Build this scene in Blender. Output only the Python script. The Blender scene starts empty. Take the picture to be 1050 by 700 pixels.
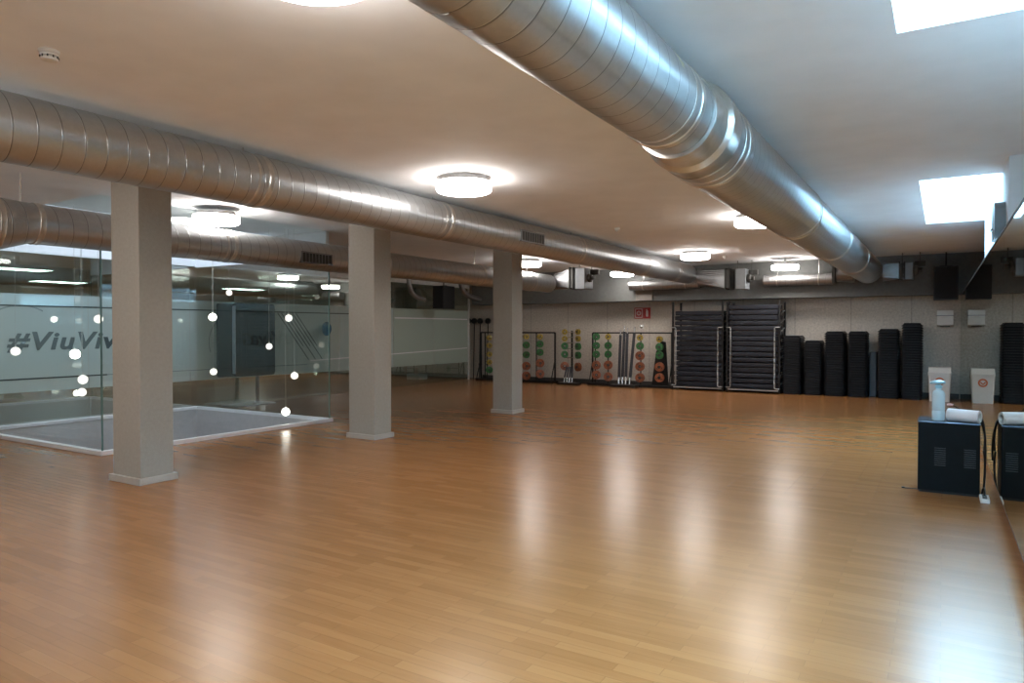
import bpy, bmesh, math, random
from mathutils import Vector, Matrix
random.seed(7)
PI = math.pi
sc = bpy.context.scene
COL = sc.collection
H = 3.1            # ceiling height
# ------------------------------------------------------------------ camera
F, YAW, PIT, CH = 722.7, .54947, -.01704, 1.5
cam = bpy.data.cameras.new('camera'); co = bpy.data.objects.new('camera', cam); COL.objects.link(co)
co.location = (0, 0, CH); co.rotation_euler = (PI/2 + PIT, 0, YAW)
cam.sensor_width = 36; cam.lens = F/1050*36; cam.clip_end = 200; cam.clip_start = .02
sc.camera = co
FW = Vector((-math.sin(YAW)*math.cos(PIT), math.cos(YAW)*math.cos(PIT), math.sin(PIT)))
RT = Vector((math.cos(YAW), math.sin(YAW), 0)); UP = RT.cross(FW)
def ray(x, y): return FW + RT*((x-525)/F) - UP*((y-350)/F)
def on_y(x, y, Y): d = ray(x, y); return Vector((0, 0, CH)) + d*(Y/d.y)     # a measured point on the plane y=Y
def on_x(x, y, X): d = ray(x, y); return Vector((0, 0, CH)) + d*(X/d.x)
def on_z(x, y, Z): d = ray(x, y); return Vector((0, 0, CH)) + d*((Z-CH)/d.z)

# ------------------------------------------------------------------ materials
def nodes(name):
    m = bpy.data.materials.new(name); m.use_nodes = True
    nt = m.node_tree; nt.nodes.clear()
    out = nt.nodes.new('ShaderNodeOutputMaterial')
    return m, nt, out
def lk(nt, a, b): nt.links.new(a, b)
def principled(nt, col=(.5,.5,.5), rough=.5, metal=0, spec=.5):
    b = nt.nodes.new('ShaderNodeBsdfPrincipled')
    b.inputs['Base Color'].default_value = (*col, 1); b.inputs['Roughness'].default_value = rough
    b.inputs['Metallic'].default_value = metal; b.inputs['Specular IOR Level'].default_value = spec
    return b
def mat(name, col, rough=.5, metal=0, spec=.5, var=.08, scale=12, bump=0.0, bscale=80):
    """plain surface with a slight procedural variation of its colour and a fine relief"""
    m, nt, out = nodes(name)
    b = principled(nt, col, rough, metal, spec)
    tc = nt.nodes.new('ShaderNodeTexCoord')
    n = nt.nodes.new('ShaderNodeTexNoise'); n.inputs['Scale'].default_value = scale; n.inputs['Detail'].default_value = 4
    lk(nt, tc.outputs['Object'], n.inputs['Vector'])
    r = nt.nodes.new('ShaderNodeValToRGB')
    r.color_ramp.elements[0].position = .3; r.color_ramp.elements[1].position = .7
    r.color_ramp.elements[0].color = (*[c*(1-var) for c in col], 1)
    r.color_ramp.elements[1].color = (*[min(1, c*(1+var)) for c in col], 1)
    lk(nt, n.outputs['Fac'], r.inputs['Fac']); lk(nt, r.outputs['Color'], b.inputs['Base Color'])
    if bump:
        n2 = nt.nodes.new('ShaderNodeTexNoise'); n2.inputs['Scale'].default_value = bscale; n2.inputs['Detail'].default_value = 3
        lk(nt, tc.outputs['Object'], n2.inputs['Vector'])
        bp = nt.nodes.new('ShaderNodeBump'); bp.inputs['Strength'].default_value = bump; bp.inputs['Distance'].default_value = .01
        lk(nt, n2.outputs['Fac'], bp.inputs['Height']); lk(nt, bp.outputs['Normal'], b.inputs['Normal'])
    lk(nt, b.outputs[0], out.inputs[0])
    return m
def emit(name, col, s):
    m, nt, out = nodes(name)
    e = nt.nodes.new('ShaderNodeEmission'); e.inputs[0].default_value = (*col, 1); e.inputs[1].default_value = s
    lk(nt, e.outputs[0], out.inputs[0]); return m
def math_n(nt, op, a, b=None):
    n = nt.nodes.new('ShaderNodeMath'); n.operation = op
    for i, v in enumerate((a, b)):
        if v is None: continue
        if isinstance(v, (int, float)): n.inputs[i].default_value = v
        else: lk(nt, v, n.inputs[i])
    return n.outputs[0]
def wood_floor():
    m, nt, out = nodes('oak_strip_floor')
    tc = nt.nodes.new('ShaderNodeTexCoord')
    br = nt.nodes.new('ShaderNodeTexBrick')
    br.inputs['Scale'].default_value = 1; br.inputs['Brick Width'].default_value = .52; br.inputs['Row Height'].default_value = .068
    br.inputs['Mortar Size'].default_value = .0012; br.inputs['Mortar Smooth'].default_value = .3; br.inputs['Bias'].default_value = 0
    br.offset = .37; br.offset_frequency = 2; br.squash = 1.0
    br.inputs['Color1'].default_value = (.0, .0, .0, 1); br.inputs['Color2'].default_value = (1, 1, 1, 1)
    br.inputs['Mortar'].default_value = (.2, .2, .2, 1)
    lk(nt, tc.outputs['Object'], br.inputs['Vector'])
    mp = nt.nodes.new('ShaderNodeMapping'); mp.inputs['Scale'].default_value = (1.6, 22, 1)
    lk(nt, tc.outputs['Object'], mp.inputs[0])
    gr = nt.nodes.new('ShaderNodeTexNoise'); gr.inputs['Scale'].default_value = 1.6; gr.inputs['Detail'].default_value = 6
    lk(nt, mp.outputs[0], gr.inputs['Vector'])
    big = nt.nodes.new('ShaderNodeTexNoise'); big.inputs['Scale'].default_value = .5; big.inputs['Detail'].default_value = 2
    lk(nt, tc.outputs['Object'], big.inputs['Vector'])
    ramp = nt.nodes.new('ShaderNodeValToRGB')
    e = ramp.color_ramp.elements
    e[0].position = 0; e[0].color = (.235, .098, .030, 1); e[1].position = 1; e[1].color = (.365, .172, .064, 1)
    e2 = ramp.color_ramp.elements.new(.5); e2.color = (.30, .134, .046, 1)
    v = math_n(nt, 'ADD', math_n(nt, 'MULTIPLY', br.outputs['Color'], .38), math_n(nt, 'MULTIPLY', gr.outputs['Fac'], .60))
    lk(nt, v, ramp.inputs[0])
    mx = nt.nodes.new('ShaderNodeMix'); mx.data_type = 'RGBA'; mx.blend_type = 'MULTIPLY'
    mx.inputs[0].default_value = 1
    jr = nt.nodes.new('ShaderNodeMapRange'); jr.inputs[3].default_value = 1; jr.inputs[4].default_value = .72
    lk(nt, br.outputs['Fac'], jr.inputs[0])
    lk(nt, ramp.outputs[0], mx.inputs[6]); lk(nt, jr.outputs[0], mx.inputs[7])
    b = principled(nt, (.5,.3,.1), .24, 0, .31)
    lk(nt, mx.outputs[2], b.inputs['Base Color'])
    rr = nt.nodes.new('ShaderNodeMapRange'); rr.inputs[3].default_value = .25; rr.inputs[4].default_value = .270
    rv = math_n(nt, 'ADD', math_n(nt, 'MULTIPLY', br.outputs['Color'], .4), math_n(nt, 'MULTIPLY', big.outputs['Fac'], .6))
    lk(nt, rv, rr.inputs[0]); lk(nt, rr.outputs[0], b.inputs['Roughness'])
    bp = nt.nodes.new('ShaderNodeBump'); bp.inputs['Strength'].default_value = .10; bp.inputs['Distance'].default_value = .003
    hh = math_n(nt, 'SUBTRACT', math_n(nt, 'MULTIPLY', gr.outputs['Fac'], .5), br.outputs['Fac'])
    lk(nt, hh, bp.inputs['Height']); lk(nt, bp.outputs['Normal'], b.inputs['Normal'])
    lk(nt, b.outputs[0], out.inputs[0]); return m
def spiral_metal(name, pitch, axis='Y', col=(.60, .60, .57)):
    """galvanised sheet with a spiral lock seam around the local axis"""
    m, nt, out = nodes(name)
    tc = nt.nodes.new('ShaderNodeTexCoord'); sp = nt.nodes.new('ShaderNodeSeparateXYZ')
    lk(nt, tc.outputs['Object'], sp.inputs[0])
    X, Yy, Z = sp.outputs
    ang = math_n(nt, 'ARCTAN2', Z, X if axis == 'Y' else Yy)
    along = Yy if axis == 'Y' else X
    ph = math_n(nt, 'FRACT', math_n(nt, 'ADD', math_n(nt, 'DIVIDE', along, pitch), math_n(nt, 'DIVIDE', ang, 2*PI)))
    d = math_n(nt, 'ABSOLUTE', math_n(nt, 'SUBTRACT', ph, .5))
    seam = nt.nodes.new('ShaderNodeMapRange'); seam.inputs[1].default_value = .015; seam.inputs[2].default_value = .05
    seam.inputs[3].default_value = 1; seam.inputs[4].default_value = 0
    lk(nt, d, seam.inputs[0])
    sl = nt.nodes.new('ShaderNodeMapRange'); sl.inputs[1].default_value = .012; sl.inputs[2].default_value = .028
    sl.inputs[3].default_value = .42; sl.inputs[4].default_value = 1
    lk(nt, d, sl.inputs[0])
    vo = nt.nodes.new('ShaderNodeTexVoronoi'); vo.inputs['Scale'].default_value = 45
    lk(nt, tc.outputs['Object'], vo.inputs['Vector'])
    no = nt.nodes.new('ShaderNodeTexNoise'); no.inputs['Scale'].default_value = 5; no.inputs['Detail'].default_value = 3
    lk(nt, tc.outputs['Object'], no.inputs['Vector'])
    b = principled(nt, col, .3, .95, .5)
    mx = nt.nodes.new('ShaderNodeMix'); mx.data_type = 'RGBA'; mx.blend_type = 'MULTIPLY'; mx.inputs[0].default_value = 1
    rp = nt.nodes.new('ShaderNodeValToRGB')
    rp.color_ramp.elements[0].color = (*[c*.86 for c in col], 1); rp.color_ramp.elements[1].color = (*[min(1, c*1.1) for c in col], 1)
    lk(nt, math_n(nt, 'ADD', math_n(nt, 'MULTIPLY', vo.outputs['Color'], .35), math_n(nt, 'MULTIPLY', no.outputs['Fac'], .65)), rp.inputs[0])
    lk(nt, rp.outputs[0], mx.inputs[6]); lk(nt, sl.outputs[0], mx.inputs[7]); lk(nt, mx.outputs[2], b.inputs['Base Color'])
    rr = nt.nodes.new('ShaderNodeMapRange'); rr.inputs[3].default_value = .30; rr.inputs[4].default_value = .46
    lk(nt, no.outputs['Fac'], rr.inputs[0]); lk(nt, rr.outputs[0], b.inputs['Roughness'])
    bp = nt.nodes.new('ShaderNodeBump'); bp.inputs['Strength'].default_value = .5; bp.inputs['Distance'].default_value = .004
    lk(nt, math_n(nt, 'ADD', seam.outputs[0], math_n(nt, 'MULTIPLY', no.outputs['Fac'], .5)), bp.inputs['Height']); lk(nt, bp.outputs[0], b.inputs['Normal'])
    lk(nt, b.outputs[0], out.inputs[0]); return m
def glass(name, refl, tint=(.85, .93, .9), fres=True):
    m, nt, out = nodes(name)
    t = nt.nodes.new('ShaderNodeBsdfTransparent'); t.inputs[0].default_value = (*tint, 1)
    g = nt.nodes.new('ShaderNodeBsdfGlossy'); g.inputs['Roughness'].default_value = 0.0; g.inputs[0].default_value = (.9, .97, .94, 1)
    mx = nt.nodes.new('ShaderNodeMixShader')
    if fres:
        fr = nt.nodes.new('ShaderNodeFresnel'); fr.inputs['IOR'].default_value = 1.5
        # two faces of a thin pane
        v = math_n(nt, 'MINIMUM', math_n(nt, 'MULTIPLY', fr.outputs[0], refl), 1.0); lk(nt, v, mx.inputs[0])
    else: mx.inputs[0].default_value = refl
    lk(nt, t.outputs[0], mx.inputs[1]); lk(nt, g.outputs[0], mx.inputs[2]); lk(nt, mx.outputs[0], out.inputs[0]); return m
def film_mat(name, col, trans, gloss):
    m, nt, out = nodes(name)
    t = nt.nodes.new('ShaderNodeBsdfTransparent'); t.inputs[0].default_value = (.8, .9, .88, 1)
    d = nt.nodes.new('ShaderNodeBsdfDiffuse'); d.inputs[0].default_value = (*col, 1)
    tl = nt.nodes.new('ShaderNodeBsdfTranslucent'); tl.inputs[0].default_value = (*col, 1)
    g = nt.nodes.new('ShaderNodeBsdfGlossy'); g.inputs['Roughness'].default_value = 0.01; g.inputs[0].default_value = (.85, .95, .93, 1)
    a = nt.nodes.new('ShaderNodeMixShader'); a.inputs[0].default_value = .35
    b = nt.nodes.new('ShaderNodeMixShader'); b.inputs[0].default_value = trans
    c = nt.nodes.new('ShaderNodeMixShader'); c.inputs[0].default_value = gloss
    lk(nt, d.outputs[0], a.inputs[1]); lk(nt, tl.outputs[0], a.inputs[2])
    lk(nt, a.outputs[0], b.inputs[1]); lk(nt, t.outputs[0], b.inputs[2])
    lk(nt, b.outputs[0], c.inputs[1]); lk(nt, g.outputs[0], c.inputs[2]); lk(nt, c.outputs[0], out.inputs[0]); return m
def mirror_mat():
    m, nt, out = nodes('mirror_silver')
    g = nt.nodes.new('ShaderNodeBsdfGlossy'); g.inputs['Roughness'].default_value = 0; g.inputs[0].default_value = (.80, .83, .80, 1)
    lk(nt, g.outputs[0], out.inputs[0]); return m
def fine_wall(name, col, joint=True):
    m, nt, out = nodes(name)
    b = principled(nt, col, .85)
    tc = nt.nodes.new('ShaderNodeTexCoord')
    n = nt.nodes.new('ShaderNodeTexNoise'); n.inputs['Scale'].default_value = 22; n.inputs['Detail'].default_value = 6; n.inputs['Roughness'].default_value = .7
    lk(nt, tc.outputs['Object'], n.inputs['Vector'])
    r = nt.nodes.new('ShaderNodeValToRGB'); r.color_ramp.elements[0].position = .35; r.color_ramp.elements[1].position = .65
    r.color_ramp.elements[0].color = (*[c*.8 for c in col], 1); r.color_ramp.elements[1].color = (*[c*1.15 for c in col], 1)
    lk(nt, n.outputs['Fac'], r.inputs[0])
    if joint:
        sp = nt.nodes.new('ShaderNodeSeparateXYZ'); lk(nt, tc.outputs['Object'], sp.inputs[0])
        ph = math_n(nt, 'FRACT', math_n(nt, 'DIVIDE', sp.outputs[0], 1.22))
        d = math_n(nt, 'ABSOLUTE', math_n(nt, 'SUBTRACT', ph, .5))
        jr = nt.nodes.new('ShaderNodeMapRange'); jr.inputs[1].default_value = .004; jr.inputs[2].default_value = .012
        jr.inputs[3].default_value = .7; jr.inputs[4].default_value = 1
        lk(nt, d, jr.inputs[0])
        mx = nt.nodes.new('ShaderNodeMix'); mx.data_type = 'RGBA'; mx.blend_type = 'MULTIPLY'; mx.inputs[0].default_value = 1
        lk(nt, r.outputs[0], mx.inputs[6]); lk(nt, jr.outputs[0], mx.inputs[7]); lk(nt, mx.outputs[2], b.inputs['Base Color'])
    else: lk(nt, r.outputs[0], b.inputs['Base Color'])
    bp = nt.nodes.new('ShaderNodeBump'); bp.inputs['Strength'].default_value = .3; bp.inputs['Distance'].default_value = .01
    lk(nt, n.outputs['Fac'], bp.inputs['Height']); lk(nt, bp.outputs[0], b.inputs['Normal'])
    lk(nt, b.outputs[0], out.inputs[0]); return m

M = dict(
    floor=wood_floor(),
    ceiling=mat('painted_ceiling', (.89, .91, .93), .8, var=.03, scale=3, bump=.15, bscale=150),
    wall=fine_wall('rough_back_wall', (.54, .49, .425)),
    plain=mat('grey_wall', (.72, .72, .71), .8, var=.04, bump=.1),
    soffit=mat('dark_bulkhead', (.11, .115, .11), .7, var=.1),
    white=mat('white_plaster', (.82, .84, .86), .7, var=.02),
    column=mat('textured_column_paint', (.345, .325, .28), .75, var=.05, scale=30, bump=.3, bscale=120),
    basetrim=mat('column_base_trim', (.42, .39, .35), .5, var=.04),
    kerb=mat('white_kerb_metal', (.78, .78, .80), .35, var=.02),
    pit=mat('grey_pit_wall', (.50, .48, .48), .7, var=.05),
    pitfloor=mat('pit_floor', (.35, .34, .34), .6),
    base=mat('dark_skirting', (.05, .05, .048), .5),
    duct=spiral_metal('spiral_galvanised_duct', .15, 'Y', (.50, .52, .53)),
    ductx=spiral_metal('spiral_galvanised_cross_duct', .12, 'X', (.34, .34, .34)),
    ductband=mat('galvanised_band', (.62, .61, .58), .3, .95, var=.08, scale=20),
    dark_grille=mat('dark_grille', (.05, .05, .045), .5, .3),
    galv=mat('galvanised_sheet', (.25, .255, .26), .35, .9, var=.1, scale=8),
    zinc_light=mat('pale_damper_casing', (.22, .24, .255), .45, .2, var=.05),
    black=mat('black_plastic', (.004, .005, .006), .45, var=.2),
    blackfab=mat('black_speaker_cloth', (.005, .006, .008), .8, var=.2, bump=.3, bscale=300),
    step=mat('black_step_plastic', (.006, .007, .0095), .5, spec=.25, var=.2),
    mat_=mat('dark_mat_vinyl', (.017, .020, .029), .45, spec=.35, var=.15, scale=6, bump=.2, bscale=30),
    frame=mat('black_steel_frame', (.02, .02, .02), .4, .5),
    chrome=mat('bright_steel', (.7, .7, .7), .25, .95, var=.03),
    tube=mat('silver_tube', (.50, .52, .52), .35, .8, var=.03),
    yellow=mat('yellow_rubber', (.36, .26, .035), .5, var=.1),
    green=mat('green_rubber', (.032, .15, .042), .5, var=.12),
    orange=mat('orange_rubber', (.27, .082, .032), .5, var=.12),
    hubdark=mat('dark_plate_hub', (.03, .03, .03), .5),
    foam=mat('dark_foam_sleeve', (.035, .037, .045), .7, var=.1),
    whiteplastic=mat('white_plastic', (.62, .60, .57), .4, var=.03),
    dispenser=mat('grey_white_plastic', (.74, .73, .70), .4, var=.03),
    red=mat('red_sign', (.45, .03, .03), .4, var=.05),
    signwhite=mat('white_sign_print', (.75, .68, .66), .5, var=.02),
    logo=mat('orange_logo', (.55, .13, .04), .5, var=.05),
    cabinet=mat('dark_blue_black_cabinet', (.003, .006, .008), .5, .0, .15, var=.15),
    cabtop=mat('cabinet_top_sheet', (.03, .05, .08), .22, .4, var=.1),
    slat=mat('grey_slats', (.03, .038, .045), .4, .3),
    bottle=mat('pale_blue_bottle', (.55, .72, .80), .25, var=.03),
    cap=mat('blue_bottle_cap', (.28, .52, .64), .3, var=.04),
    paper=mat('white_paper_roll', (.78, .78, .80), .7, var=.02, bump=.2, bscale=60),
    pinkish=mat('pale_pink_tip', (.8, .5, .48), .4),
    panel=mat('dark_blue_panel', (.024, .038, .048), .6, spec=.2, var=.08, scale=4),
    paneledge=mat('pale_panel_edge', (.42, .47, .55), .35, .3),
    lettering=mat('dark_lettering', (.05, .075, .08), .5),
    panelletter=mat('black_panel_lettering', (.003, .005, .006), .7),
    line=mat('dark_film_line', (.035, .05, .05), .5),
    faintline=mat('faint_film_line', (.22, .27, .27), .5),
    globe=emit('lit_globe', (1, .93, .82), 7), globedim=emit('dim_globe', (1, .94, .84), 1.1),
    wire=mat('pendant_wire', (.55, .57, .55), .4, .5),
    lampglow=emit('lamp_diffuser', (1, .93, .88), 22),
    panelglow=emit('panel_light_diffuser', (.85, 1, .95), 7),
    lampring=mat('lamp_rim', (.5, .48, .45), .5),
    sky=emit('daylight_pane', (.42, .74, 1), 17.5),
    skybig=emit('daylight_pane_over_void', (.74, .84, 1), 2.6),
    glassbox=glass('box_glass', 1.7, (.93, .97, .96)),
    glasswall=glass('left_glass', .42, (.72, .84, .78), False),
    film=film_mat('frosted_film', (.70, .84, .82), .2, .17),
    film2=film_mat('green_frosted_film', (.62, .76, .68), .25, .17),
    mirror=mirror_mat(),
    frost=mat('corridor_wall', (.45, .46, .42), .8),
    blueball=mat('blue_shiny_ball', (.08, .25, .42), .15, .3, var=.2),
    postw=mat('pale_post', (.6, .62, .6), .4),
    bluegrey=mat('blue_grey_board', (.06, .08, .10), .5),
    edge=mat('green_glass_edge', (.12, .22, .20), .2),
    yellowed=mat('yellowed_tape', (.6, .6, .45), .6),
)

# ------------------------------------------------------------------ mesh helpers
def bm_new(): return bmesh.new()
def box(bm, x0, x1, y0, y1, z0, z1, bev=0):
    vs = [bm.verts.new(p) for p in ((x0,y0,z0),(x1,y0,z0),(x1,y1,z0),(x0,y1,z0),(x0,y0,z1),(x1,y0,z1),(x1,y1,z1),(x0,y1,z1))]
    fs = [bm.faces.new([vs[i] for i in q]) for q in ((3,2,1,0),(4,5,6,7),(0,1,5,4),(1,2,6,5),(2,3,7,6),(3,0,4,7))]
    if bev:
        es = list({e for f in fs for e in f.edges})
        bmesh.ops.bevel(bm, geom=es, offset=bev, segments=2, profile=.6, affect='EDGES')
    return fs
def prism(bm, pts, a0, a1, axis='y'):
    """polygon pts (u,v) extruded along an axis: y -> (u,.,v), x -> (.,u,v), z -> (u,v,.)"""
    def P(u, v, w): return {'y': (u, w, v), 'x': (w, u, v), 'z': (u, v, w)}[axis]
    A = [bm.verts.new(P(u, v, a0)) for u, v in pts]; B = [bm.verts.new(P(u, v, a1)) for u, v in pts]
    n = len(pts)
    bm.faces.new(A); bm.faces.new(B[::-1])
    for i in range(n): bm.faces.new((A[i], B[i], B[(i+1) % n], A[(i+1) % n]))
def rrect(x0, x1, z0, z1, r, k=5):
    out = []
    for cx, cz, a in ((x1-r, z1-r, 0), (x0+r, z1-r, 90), (x0+r, z0+r, 180), (x1-r, z0+r, 270)):
        for i in range(k+1):
            t = math.radians(a+90*i/k); out.append((cx+r*math.cos(t), cz+r*math.sin(t)))
    return out
def lathe(bm, prof, c=(0,0,0), axis='z', seg=24, closed=False):
    """prof: (radius, along) list; caps where radius > 0 at the ends"""
    rings = []
    for r, h in prof:
        ring = []
        for i in range(seg):
            t = 2*PI*i/seg; u, v = r*math.cos(t), r*math.sin(t)
            p = {'z': (u, v, h), 'y': (u, h, v), 'x': (h, u, v)}[axis]
            ring.append(bm.verts.new((c[0]+p[0], c[1]+p[1], c[2]+p[2])))
        rings.append(ring)
    for a, b in zip(rings, rings[1:]):
        for i in range(seg): bm.faces.new((a[i], a[(i+1) % seg], b[(i+1) % seg], b[i]))
    if closed:
        a, b = rings[-1], rings[0]
        for i in range(seg): bm.faces.new((a[i], a[(i+1) % seg], b[(i+1) % seg], b[i]))
    else:
        bm.faces.new(rings[0][::-1]); bm.faces.new(rings[-1])
def tube(bm, pts, r, seg=8):
    pts = [Vector(p) for p in pts]; rings = []
    ref = None
    for i, p in enumerate(pts):
        t = (pts[min(i+1, len(pts)-1)] - pts[max(i-1, 0)]).normalized()
        if ref is None: ref = t.orthogonal().normalized()
        ref = (ref - t*ref.dot(t)).normalized(); b = t.cross(ref)
        rings.append([bm.verts.new(p + (ref*math.cos(2*PI*k/seg) + b*math.sin(2*PI*k/seg))*r) for k in range(seg)])
    for a, b in zip(rings, rings[1:]):
        for i in range(seg): bm.faces.new((a[i], a[(i+1) % seg], b[(i+1) % seg], b[i]))
    bm.faces.new(rings[0][::-1]); bm.faces.new(rings[-1])
def bez(p0, p1, p2, p3, n=12):
    p0, p1, p2, p3 = map(Vector, (p0, p1, p2, p3))
    return [p0*(1-t)**3 + p1*3*t*(1-t)**2 + p2*3*t*t*(1-t) + p3*t**3 for t in [i/n for i in range(n+1)]]
def obj(name, bm, m, parent=None, smooth=False, origin=None):
    bmesh.ops.recalc_face_normals(bm, faces=bm.faces)
    me = bpy.data.meshes.new(name)
    if origin is not None: bmesh.ops.translate(bm, verts=bm.verts, vec=-Vector(origin))
    bm.to_mesh(me); bm.free()
    if smooth:
        for p in me.polygons: p.use_smooth = True
        try: me.set_sharp_from_angle(angle=math.radians(40))
        except Exception: pass
    me.materials.append(m if not isinstance(m, str) else M[m])
    o = bpy.data.objects.new(name, me); COL.objects.link(o)
    if origin is not None: o.location = origin
    if parent is not None: o.parent = parent
    return o
def tag(o, label=None, cat=None, group=None, kind=None):
    if label: o['label'] = label
    if cat: o['category'] = cat
    if group: o['group'] = group
    if kind: o['kind'] = kind
    return o
def thing(name, label, cat, loc=(0,0,0), group=None, rz=0):
    o = bpy.data.objects.new(name, None); COL.objects.link(o); o.empty_display_size = .1
    o.location = loc; o.rotation_euler = (0, 0, rz)
    return tag(o, label, cat, group)
def struct(name, bm, m, parent=None):
    o = obj(name, bm, m, parent); o['kind'] = 'structure'; return o
def copy_tree(o, parent=None):
    c = o.copy(); COL.objects.link(c)
    if parent is not None: c.parent = parent
    for ch in list(o.children): copy_tree(ch, c)
    return c
def one(name, bm, m, label, cat, group=None, smooth=False, origin=None):
    return tag(obj(name, bm, m, None, smooth, origin), label, cat, group)
ORD = ['lowest', 'second', 'third', 'fourth', 'fifth', 'sixth', 'seventh', 'eighth', 'ninth', 'tenth', 'eleventh', 'twelfth', 'thirteenth',
       'fourteenth', 'fifteenth', 'sixteenth', 'seventeenth', 'eighteenth', 'nineteenth', 'twentieth', 'twenty-first', 'twenty-second',
       'twenty-third', 'twenty-fourth', 'twenty-fifth', 'twenty-sixth', 'twenty-seventh', 'twenty-eighth', 'twenty-ninth']

# ------------------------------------------------------------------ the room
GX = -12.1                      # glass wall on the left
BX0, BX1, BY0, BY1 = -12.0, -8.56, 4.62, 8.20     # floor opening
HX = -9.85                      # the daylight shaft above covers the far part of it
BACK = 18.0; FRONT = -3.0
b = bm_new()
box(b, BX1, 1.8, FRONT, BACK, -.15, 0); box(b, GX, BX1, FRONT, BY0, -.15, 0); box(b, GX, BX1, BY1, BACK, -.15, 0)
box(b, GX, BX0, BY0, BY1, -.15, 0)
struct('floor', b, 'floor')
# ceiling with the openings of the void shaft and of two skylights and an added third
SK = [(-.24, .5, 8.8, 12.4), (-.23, 1.2, .75, 4.36), (-.23, 1.2, -2.7, -.6)]  # last: unseen skylight behind the camera, added to brighten the ceiling
b = bm_new()
def slab_with_holes(bm, x0, x1, y0, y1, z0, z1, holes):
    xs = sorted({x0, x1, *[h[0] for h in holes], *[h[1] for h in holes]}); ys = sorted({y0, y1, *[h[2] for h in holes], *[h[3] for h in holes]})
    xs = [x for x in xs if x0 <= x <= x1]; ys = [y for y in ys if y0 <= y <= y1]
    for i in range(len(xs)-1):
        for j in range(len(ys)-1):
            cx, cy = (xs[i]+xs[i+1])/2, (ys[j]+ys[j+1])/2
            if any(h[0] < cx < h[1] and h[2] < cy < h[3] for h in holes): continue
            box(bm, xs[i], xs[i+1], ys[j], ys[j+1], z0, z1)
slab_with_holes(b, GX, 1.8, FRONT, BACK, H, H+.06, SK + [(BX0-.1, HX+.06, BY0-.06, BY1+.06)])
bmesh.ops.remove_doubles(b, verts=b.verts, dist=1e-5)
struct('ceiling', b, 'ceiling')
# back wall, front wall
b = bm_new(); box(b, -22.6, 1.8, BACK, BACK+.15, 0, H); struct('wall_back', b, 'wall')
b = bm_new(); box(b, -22.6, 1.8, FRONT-.15, FRONT, 0, H); struct('wall_front', b, 'plain')
b = bm_new(); box(b, 1.8, 1.95, FRONT, BACK, 0, H); struct('wall_right', b, 'plain')
b = bm_new(); box(b, GX+.02, 1.8, 17.42, BACK, 2.24, H); struct('trim_1', b, 'soffit')
b = bm_new(); box(b, GX+.02, .3, BACK-.015, BACK, 0, .11); struct('baseboard_back', b, 'base')
# wall carrying the mirror: a low partition; above it a white lining beside the skylight
def mx_at(y): return .366 - .0056*(y-7.4)
b = bm_new()
prism(b, [(mx_at(FRONT)+.012, FRONT), (mx_at(FRONT)+.22, FRONT), (mx_at(BACK)+.22, BACK), (mx_at(BACK)+.012, BACK)], .26, 2.24, 'z')
prism(b, [(mx_at(FRONT)+.11, FRONT), (mx_at(FRONT)+.22, FRONT), (mx_at(12.4)+.22, 12.4), (mx_at(12.4)+.11, 12.4)], 0, .26, 'z')
prism(b, [(mx_at(12.4)+.012, 12.4), (mx_at(12.4)+.22, 12.4), (mx_at(BACK)+.22, BACK), (mx_at(BACK)+.012, BACK)], 0, .26, 'z')
struct('trim_2', b, 'plain')
b = bm_new(); box(b, .5, .62, 7.95, 12.4, 2.245, H-.001); box(b, .62, 1.8, 7.95, 8.07, 2.245, H-.001); box(b, .62, 1.8, 12.28, 12.4, 2.245, H-.001)
struct('trim_3', b, 'white')
# skylights: shaft and daylight pane
for n, (x0, x1, y0, y1) in enumerate(SK):
    top = 3.56
    b = bm_new()
    box(b, x0-.05, x0, y0-.05, y1+.05, H+.06, top); box(b, x0, x1, y0-.05, y0, H+.06, top); box(b, x0, x1, y1, y1+.05, H+.06, top)
    box(b, x1, x1+.05, y0-.05, y1+.05, H+.06, top)
    s = struct(f'window_{n+1 if n < 2 else 4}', b, 'white')  # the last one is the added, unseen light source
    g = bm_new(); box(g, x0-.05, x1+.05, y0-.05, y1+.05, top, top+.02); obj('daylight_pane', g, 'sky', s)
    bars = bm_new(); box(bars, x0, x1, (y0+y1)/2-.02, (y0+y1)/2+.02, top-.04, top-.001); obj('glazing_bar', bars, 'white', s)
# void shaft above the ceiling and the white bulkhead that carries the glass
b = bm_new(); ZB = 2.66
box(b, BX0-.099, BX0, BY0-.06, BY1+.06, ZB+.02, 4.2); box(b, HX, HX+.06, BY0-.06, BY1+.06, H+.001, 4.2)
box(b, BX0, HX, BY1, BY1+.06, ZB, 4.2); box(b, HX, BX1, BY1, BY1+.06, ZB, H-.001); box(b, BX0, HX, BY0-.06, BY0, H+.001, 4.2)
s = struct('window_3', b, 'white')
g = bm_new(); box(g, BX0-.1, HX+.06, BY0-.06, BY1+.06, 4.2, 4.22); obj('daylight_pane', g, 'skybig', s)
# pit below the floor
b = bm_new()
box(b, BX0-.1, BX0, BY0-.1, BY1+.1, -2.8, -.151); box(b, BX1, BX1+.1, BY0-.1, BY1+.1, -2.8, -.151)
box(b, BX0, BX1, BY0-.1, BY0, -2.8, -.151); box(b, BX0, BX1, BY1, BY1+.1, -2.8, -.151)
for q in ((BX0, BX0+.02, BY0, BY1), (BX1-.02, BX1, BY0, BY1), (BX0+.02, BX1-.02, BY0, BY0+.02), (BX0+.02, BX1-.02, BY1-.02, BY1)): box(b, *q, -2.79, -.002)
struct('trim_4', b, 'pit')
b = bm_new(); box(b, BX0-.1, BX1+.1, BY0-.1, BY1+.1, -2.85, -2.8); struct('trim_5', b, 'pitfloor')
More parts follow.
